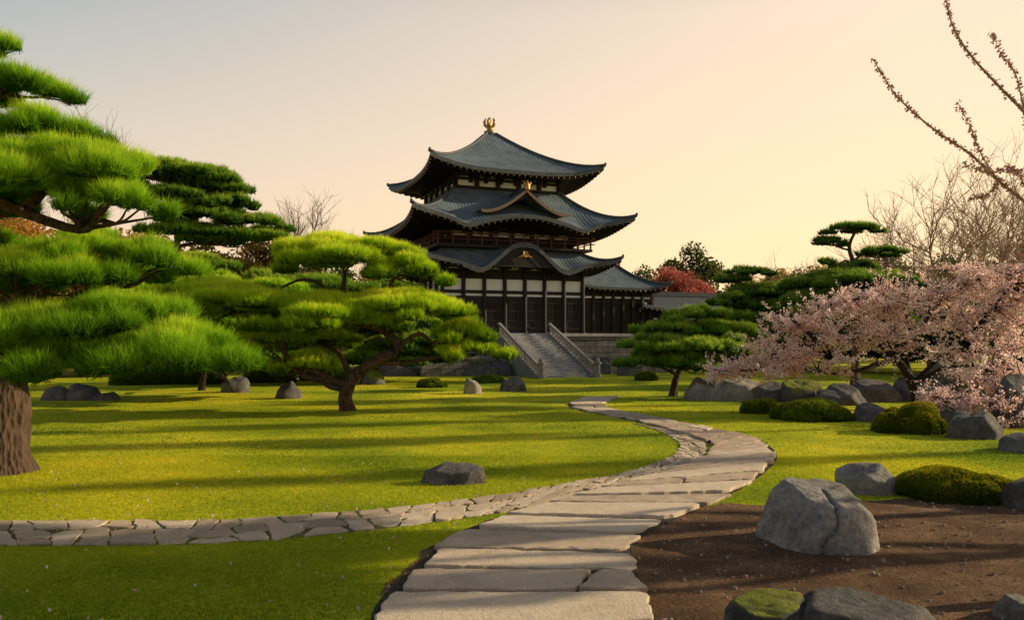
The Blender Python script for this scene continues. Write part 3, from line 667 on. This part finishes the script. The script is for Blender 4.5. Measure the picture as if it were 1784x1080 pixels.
# ---------------- temple ----------------
TH=math.radians(21); TC=(-1.6,57.6)
temple=top('pagoda_temple',(TC[0],TC[1],0),'dark timber multi tiered temple with curved grey tiled roofs','temple',rot=TH)
def roof_parts(e,hx,hy,tx,ty,ze,zt,lift,wall,kara=0,kw=1.7,th=.2,ridges=True,po=1.55,raf=.42,nm='roof',mat='tile'):
    cs=[(-1,-1),(1,-1),(1,1),(-1,1)]; mb=MB(); ev=MB(); NS=80;NT=14
    def pt(i,s,t):
        A=cs[i];B=cs[(i+1)%4]
        ex=(A[0]+(B[0]-A[0])*s)*hx; ey=(A[1]+(B[1]-A[1])*s)*hy; qx=(A[0]+(B[0]-A[0])*s)*tx; qy=(A[1]+(B[1]-A[1])*s)*ty
        c=abs(2*s-1)
        x=qx+(ex-qx)*t; y=qy+(ey-qy)*t
        fl=1+.03*c**6*t**3; x*=fl;y*=fl
        z=ze+(zt-ze)*(1-t)**po+lift*(c**3.4)*t**2.2
        if kara and i==0:
            u=abs(x)
            z+=max(0,(t-.05)/.95)**.8*(kara*math.exp(-(u/kw)**2.7)-.34*math.exp(-((u-kw*1.75)/.85)**2))
        return (x,y,z)
    for i in range(4):
        vs=[];uv=[];fs=[]
        for b in range(NT+1):
            for a in range(NS+1):
                p=pt(i,a/NS,b/NT); vs.append(p); uv.append(((p[0] if i%2==0 else p[1]),b/NT*math.hypot(hx-tx,zt-ze),0))
        for b in range(NT):
            for a in range(NS):
                q=b*(NS+1)+a; fs.append((q,q+NS+1,q+NS+2,q+1))
        mb.add(vs,fs,0,uv=uv)
        vs=[];fs=[]
        for a in range(NS+1):
            x,y,z=pt(i,a/NS,1); vs+=[(x,y,z),(x,y,z-th)]; 
        for a in range(NS): fs.append((2*a,2*a+1,2*a+3,2*a+2))
        mb.add(vs,fs,1)
        vs=[];fs=[]; ww=wall if isinstance(wall,tuple) else (wall,wall)
        for a in range(NS+1):
            x,y,z=pt(i,a/NS,1); s=a/NS; A=cs[i];B=cs[(i+1)%4]
            ix=(A[0]+(B[0]-A[0])*s)*ww[0]; iy=(A[1]+(B[1]-A[1])*s)*ww[1]
            vs+=[(x*.995,y*.995,z-th),(ix,iy,ze-.02)]
        for a in range(NS): fs.append((2*a+2,2*a+3,2*a+1,2*a))
        ev.add(vs,fs,0)
        n=int(2*(hx if i%2==0 else hy)/raf)
        for a in range(n+1):
            s=(a+.5)/(n+1); x,y,z=pt(i,s,1); A=cs[i];B=cs[(i+1)%4]
            ix=(A[0]+(B[0]-A[0])*s)*ww[0]; iy=(A[1]+(B[1]-A[1])*s)*ww[1]
            o1=Vector((x*.985,y*.985,z-th-.06)); i1=Vector((ix,iy,ze-.12)); ev.beam(i1,o1,.11,.13,0)
            dd=(o1-i1).normalized(); ev.beam(o1+dd*.002,o1+dd*.04,.07,.08,1)
    part(nm,mb.mesh(nm,[M[mat],M['ridge']],True,True),e)
    part('eave',ev.mesh('eave',[M['timber'],M['gold']]),e)
    if ridges:
        for i in range(4):
            r=MB(); pts=[Vector(pt(i,0,b/12))+Vector((0,0,.05)) for b in range(13)]
            pts[-1]+= (pts[-1]-pts[-2]).normalized()*.1
            r.tube(pts,[.10]*11+[.11,.12],8); p=pts[-1]; r.tube([p,p+Vector((0,0,.14)),p+Vector((0,0,.2))],[.08,.08,.03],6)
            part('ridge',r.mesh('ridge',[M['ridge']],True),e)
        if tx>.3 and ty<.3:
            r=MB(); r.box(-tx-.1,tx+.1,-.18,.18,zt-.05,zt+.28); r.box(-tx-.28,-tx-.1,-.2,.2,zt-.05,zt+.5); r.box(tx+.1,tx+.28,-.2,.2,zt-.05,zt+.5); part('ridge',r.mesh('ridge',[M['ridge']]),e)
    return pt
mb=MB(); mb.box(-7.4,7.4,-7.2,7.2,-.1,2.35); part('podium',mb.mesh('podium',[M['block']]),temple)
mb=MB(); mb.box(-7.55,7.55,-7.35,7.35,2.352,2.55); part('podium_coping',mb.mesh('coping',[M['step']]),temple)
FL=2.552
def walls(h,z0,z1,nm='wall'):
    mb=MB(); mb.box(-h,h,-h,h,z0,z1); part(nm,mb.mesh(nm,[M['plaster']]),temple)
HB=5.0; walls(HB-.12,FL,7.3)
mb=MB()
for z0,z1 in ((FL,FL+.3),(4.62,5.0),(5.16,5.38),(6.12,6.75)):
    hh=HB-.04
    for sgn in (-1,1):
        mb.box(-hh,hh,sgn*(HB-.12) if sgn>0 else -hh,hh if sgn>0 else -(HB-.12),z0,z1); mb.box(sgn*(HB-.12) if sgn>0 else -hh, hh if sgn>0 else -(HB-.12),-(HB-.12)+.003,(HB-.12)-.003,z0+.002,z1-.002)
part('timber_frame',mb.mesh('frame',[M['timber']]),temple)
cm=MB(); cm.tube([(0,0,0),(0,0,.15),(0,0,.17),(0,0,4.3)],[.2,.2,.14,.13],12); cme=cm.mesh('column',[M['timber']],False)
NB=7; xs=[-HB+2*HB*i/NB for i in range(NB+1)]
for x in xs: part('column',cme,temple,(x,-HB,FL))
for y in xs[1:]:
    part('column',cme,temple,(-HB,y,FL)); part('column',cme,temple,(HB,y,FL))
dm=MB(); bw=2*HB/NB-.27
dm.box(-bw/2,bw/2,0,.05,0,1.78)
for i in range(9): 
    x=-bw/2+bw*(i+.5)/9; dm.box(x-.022,x+.022,-.04,-.002,.55,1.7,1)
for z in (.02,.48,1.12,1.7): dm.box(-bw/2,bw/2,-.055,-.003,z,z+.07,1)
dme=dm.mesh('door',[M['timber'],M['lattice']])
for i in range(NB):
    x=(xs[i]+xs[i+1])/2; part('door',dme,temple,(x,-HB+.02,FL+.32)); part('door',dme,temple,(-HB+.02,x,FL+.32),-math.pi/2)
bk=MB(); bk.box(-.12,.12,-.12,.3,0,.16); bk.box(-.38,.38,-.16,.1,.162,.28); bk.box(-.12,.12,-.5,.1,.282,.42); bk.box(-.5,.5,-.62,-.42,.422,.55); bke=bk.mesh('bracket',[M['timber']])
def brackets(h,z,n):
    for i in range(n):
        x=-h+2*h*i/(n-1)
        part('bracket',bke,temple,(x,-h,z)); 
        if i>0: part('bracket',bke,temple,(-h,-h+2*h*i/(n-1),z),-math.pi/2)
        if i>0: part('bracket',bke,temple,(h,-h+2*h*i/(n-1),z),math.pi/2)
brackets(HB,6.62,8)
p1=roof_parts(temple,6.75,6.75,4.5,4.5,7.0,8.35,.6,HB,kara=1.4,kw=1.75,th=.26)
mb=MB(); YF=-6.84
for a in range(8):
    q=a*math.pi/4; mb.tube([(0,YF,7.62),(.2*math.cos(q),YF-.02,7.62+.2*math.sin(q))],[.05,.08],6)
mb.tube([(-.5,YF,7.42),(-.2,YF-.02,7.52),(0,YF-.04,7.48),(.2,YF-.02,7.52),(.5,YF,7.42)],[.03,.06,.07,.06,.03],6); part('gable_ornament',mb.mesh('orn',[M['gold']]),temple)
mb=MB(); n=24; vs=[];fs=[]
for a in range(n+1):
    x=-2.2+4.4*a/n; s=(x/6.75+1)/2; z=p1(0,s,1)[2]-.26; vs+=[(x,-6.65,z+.02),(x,-6.65,min(6.8,z))]
for a in range(n): fs.append((2*a,2*a+1,2*a+3,2*a+2))
mb.add(vs,fs); part('gable_panel',mb.mesh('gable_panel',[M['timber']]),temple)
mb=MB(); vs=[];fs=[]; n=48
for a in range(n+1):
    x=-4.2+8.4*a/n; s=(x/6.75+1)/2; z=p1(0,s,1)[2]; vs+=[(x,-6.80,z-.02),(x,-6.80,z-.34)]
for a in range(n): fs.append((2*a,2*a+1,2*a+3,2*a+2))
mb.add(vs,fs); part('gable_board',mb.mesh('gable_board',[M['ridge']]),temple)
mb=MB(); BH=5.5; mb.box(-BH,BH,-BH,BH,8.12,8.28); part('balcony',mb.mesh('balcony',[M['timber']]),temple)
mb=MB()
for z,w in ((8.62,.05),(8.82,.05),(9.02,.09)):
    for sg in (-1,1):
        mb.beam((-BH-.25,sg*(BH-.1),z),(BH+.25,sg*(BH-.1),z),w,w); mb.beam((sg*(BH-.1),-BH-.25,z+.003),(sg*(BH-.1),BH+.25,z+.003),w,w)
for i in range(12):
    x=-BH+.1+(2*BH-.2)*i/11
    for sg in (-1,1):
        mb.box(x-.05,x+.05,sg*(BH-.1)-.05,sg*(BH-.1)+.05,8.28,9.0)
        if 0<i<11: mb.box(sg*(BH-.1)-.05,sg*(BH-.1)+.05,x-.05,x+.05,8.28,9.0)
m_,nt,out=newmat('red_brown_rail'); principled(nt,out,(.10,.035,.022),.6)
part('balcony_railing',mb.mesh('rail',[m_]),temple)
def storey(h,z0,z1,n,zr):
    walls(h-.1,z0,z1)
    mb=MB()
    for i in range(n):
        x=-h+2*h*i/(n-1)
        for sx,sy in ((x,-h),(-h,x),(h,x)): mb.box(sx-.14,sx+.14,sy-.14,sy+.14,z0,z1)
    for (a,b) in ((z0,zr),(z1-.62,z1-.45)):
        mb.box(-h+.15,h-.15,-h-.02,-h+.12,a,b); mb.box(-h-.02,-h+.12,-h+.15,h-.15,a,b); mb.box(h-.12,h+.02,-h+.15,h-.15,a,b)
    part('timber_frame',mb.mesh('frame',[M['timber']]),temple)
storey(4.4,8.3,9.9,7,8.95); brackets(4.4,9.1,9)
p2=roof_parts(temple,7.4,7.4,3.9,3.9,9.6,12.15,.75,4.4,kara=.5,kw=2.3,th=.26,po=1.45)
storey(3.75,11.9,13.4,6,12.4); brackets(3.75,12.62,8)
p3=roof_parts(temple,5.9,5.9,.35,.35,13.2,16.9,.7,3.75,th=.26,po=1.35)
# curved gable on second roof
mb=MB(); n=32; prof=[]
for a in range(n+1):
    u=-1+2*a/n; x=u*3.1; z=11.75-1.6*(1-(1-abs(u))**1.7)+.16*abs(u)**4; prof.append((x,z))
vs=[];fs=[];uv=[]
for y in (-7.1,-3.5):
    for x,z in prof: vs.append((x,y,z)); uv.append((y,abs(x),0))
for a in range(n): fs.append((a,a+1,n+1+a+1,n+1+a))
mb.add(vs,fs,0,uv=uv)
vs=[];fs=[]
for y in (-7.13,-6.95):
    for x,z in prof: vs+=[(x,y,z+.03),(x*.98,y,z-.16)]
m_=2*(n+1)
for a in range(n):
    fs.append((2*a,2*a+1,2*a+3,2*a+2)); fs.append((m_+2*a+2,m_+2*a+3,m_+2*a+1,m_+2*a)); fs.append((2*a+1,m_+2*a+1,m_+2*a+3,2*a+3)); fs.append((2*a,2*a+2,m_+2*a+2,m_+2*a))
mb.add(vs,fs,1)
vs=[(0,-6.85,11.2)]+[(x*.95,-6.85,z-.1) for x,z in prof]; mb.add(vs,[(0,i,i+1) for i in range(1,n+1)],2)
part('dormer_gable',mb.mesh('dormer',[M['tile'],M['board'],M['timber']],False,True),temple)
mb=MB(); mb.tube([(0,-7.22,11.82),(0,-3.6,11.82)],[.12,.12],8); part('ridge',mb.mesh('ridge',[M['ridge']],True),temple)
mb=MB(); yo=-7.2; mb.tube([(0,yo,11.7),(0,yo,11.9),(0,yo,12.1),(0,yo,12.3)],[.16,.2,.12,.03],8)
mb.tube([(0,yo,11.9),(-.2,yo,12.08),(-.25,yo,12.24)],[.1,.07,.02],6); mb.tube([(0,yo,11.9),(.2,yo,12.08),(.25,yo,12.24)],[.1,.07,.02],6)
part('ridge_ornament',mb.mesh('orn2',[M['gold']],True),temple)
mb=MB(); mb.tube([(0,0,16.8),(0,0,17.05)],[.5,.42],12); part('finial_base',mb.mesh('fb',[M['ridge']]),temple)
mb=MB(); mb.tube([(0,0,17.05),(0,0,17.15),(0,0,17.22),(0,0,17.42),(0,0,17.55)],[.42,.44,.2,.24,.2],12)
for a in range(5):
    q=a*2*math.pi/5+.3; c,s=math.cos(q),math.sin(q); mb.tube([(c*.14,s*.14,17.42),(c*.36,s*.36,17.6),(c*.40,s*.40,17.85),(c*.28,s*.28,18.12)],[.09,.11,.10,.02],6)
mb.tube([(0,0,17.5),(0,0,17.9),(0,0,18.2)],[.14,.12,.02],6)
part('finial',mb.mesh('finial',[M['gold']],True),temple)

# staircase
st=top('stone_staircase',(TC[0],TC[1],0),'wide stone staircase with sloping balustrades leading to the temple','staircase',rot=TH)
mb=MB(); NSs=15; y0=-7.35; TR=.41; SX=-.2
for i in range(NSs):
    z=2.55*(1-(i+1)/(NSs+1)); mb.box(SX-1.6,SX+1.6,y0-(i+1)*TR,y0-i*TR,-.05,z)
part('steps',mb.mesh('steps',[M['step']]),st)
yb=y0-NSs*TR
for sg in (-1,1):
    mb=MB(); x=SX+sg*1.73
    vs=[]
    for xx in (x-.12,x+.12): vs+=[(xx,y0,-.05),(xx,yb-.3,-.05),(xx,yb-.3,.12),(xx,y0,2.6)]
    mb.add(vs,[(0,1,2,3),(7,6,5,4),(0,4,5,1),(1,5,6,2),(2,6,7,3),(3,7,4,0)])
    a=Vector((x,y0+.1,3.15)); b=Vector((x,yb-.2,.68)); mb.beam(a,b,.18,.13)
    for i in range(17):
        q=(i+.5)/17; p=a.lerp(b,q); mb.box(p.x-.05,p.x+.05,p.y-.05,p.y+.05,p.z-.58,p.z-.05)
    part('balustrade',mb.mesh('balustrade',[M['rail']]),st)
    mb=MB(); yy=yb-.5
    mb.tube([(x,yy,-.05),(x,yy,.2),(x,yy,.21),(x,yy,.75),(x,yy,.77),(x,yy,.87),(x,yy,.89),(x,yy,1.0),(x,yy,1.15)],[.26,.26,.17,.15,.24,.24,.12,.15,.03],8)
    part('newel_post',mb.mesh('newel',[M['rail']]),st)
for (x0,x1,y,h) in ((2.4,9.5,-9.0,1.0),(-7.5,-2.6,-9.0,1.0)):
    tw=top('terrace_wall',(TC[0],TC[1],0),'low grey stone block terrace wall','wall',rot=TH)
    mb=MB(); mb.box(x0,x1,y-.4,y,-.05,h); mb.box(x0-.05,x1+.05,y-.46,y+.06,h+.002,h+.16); part('wall_blocks',mb.mesh('tw',[M['block']]),tw)

def hall(name,label,lx,ly,hx,hy,ze,zt,fl,tx,nb,mat='tile'):
    c,s=math.cos(TH),math.sin(TH); e=top(name,(TC[0]+lx*c-ly*s,TC[1]+lx*s+ly*c,0),label,'hall',rot=TH)
    wx,wy=hx-.9,hy-.9
    mb=MB(); mb.box(-wx-.5,wx+.5,-wy-.5,wy+.5,-.05,fl); part('podium',mb.mesh('podium',[M['block']]),e)
    mb=MB(); mb.box(-wx,wx,-wy,wy,fl+.002,ze+.1); part('wall',mb.mesh('wall',[M['timber']]),e)
    mb=MB(); mb.box(-wx+.1,wx-.1,-wy-.02,-wy-.003,ze-.75,ze-.62); part('plaster_panel',mb.mesh('pl',[M['plaster']]),e)
    col=MB(); col.box(-.09,.09,-.09,.09,0,ze-fl-.05); ce=col.mesh('post',[M['timber']])
    for i in range(nb+1): part('post',ce,e,(-wx+2*wx*i/nb,-wy-.13,fl+.002))
    for i in range(1,4): part('post',ce,e,(wx+.13,-wy+2*wy*i/3-.2,fl+.002))
    mb=MB(); mb.box(-wx,wx,-wy-.10,-wy-.024,fl+.9,fl+1.05); mb.box(-wx,wx,-wy-.10,-wy-.024,ze-1.1,ze-.92); part('rail',mb.mesh('rail',[M['lattice']]),e)
    roof_parts(e,hx,hy,tx,.05,ze,zt,.35,(wx,wy),th=.18,mat=mat)
hall('side_hall','low dark timber hall with grey hipped tile roof',8.6,-1.2,3.7,3.0,5.85,7.7,2.5,1.0,7)
hall('covered_corridor','long low timber corridor with grey tiled roof',14.9,-2.2,4.6,2.0,4.35,5.45,1.6,3.1,9,mat='ridge')
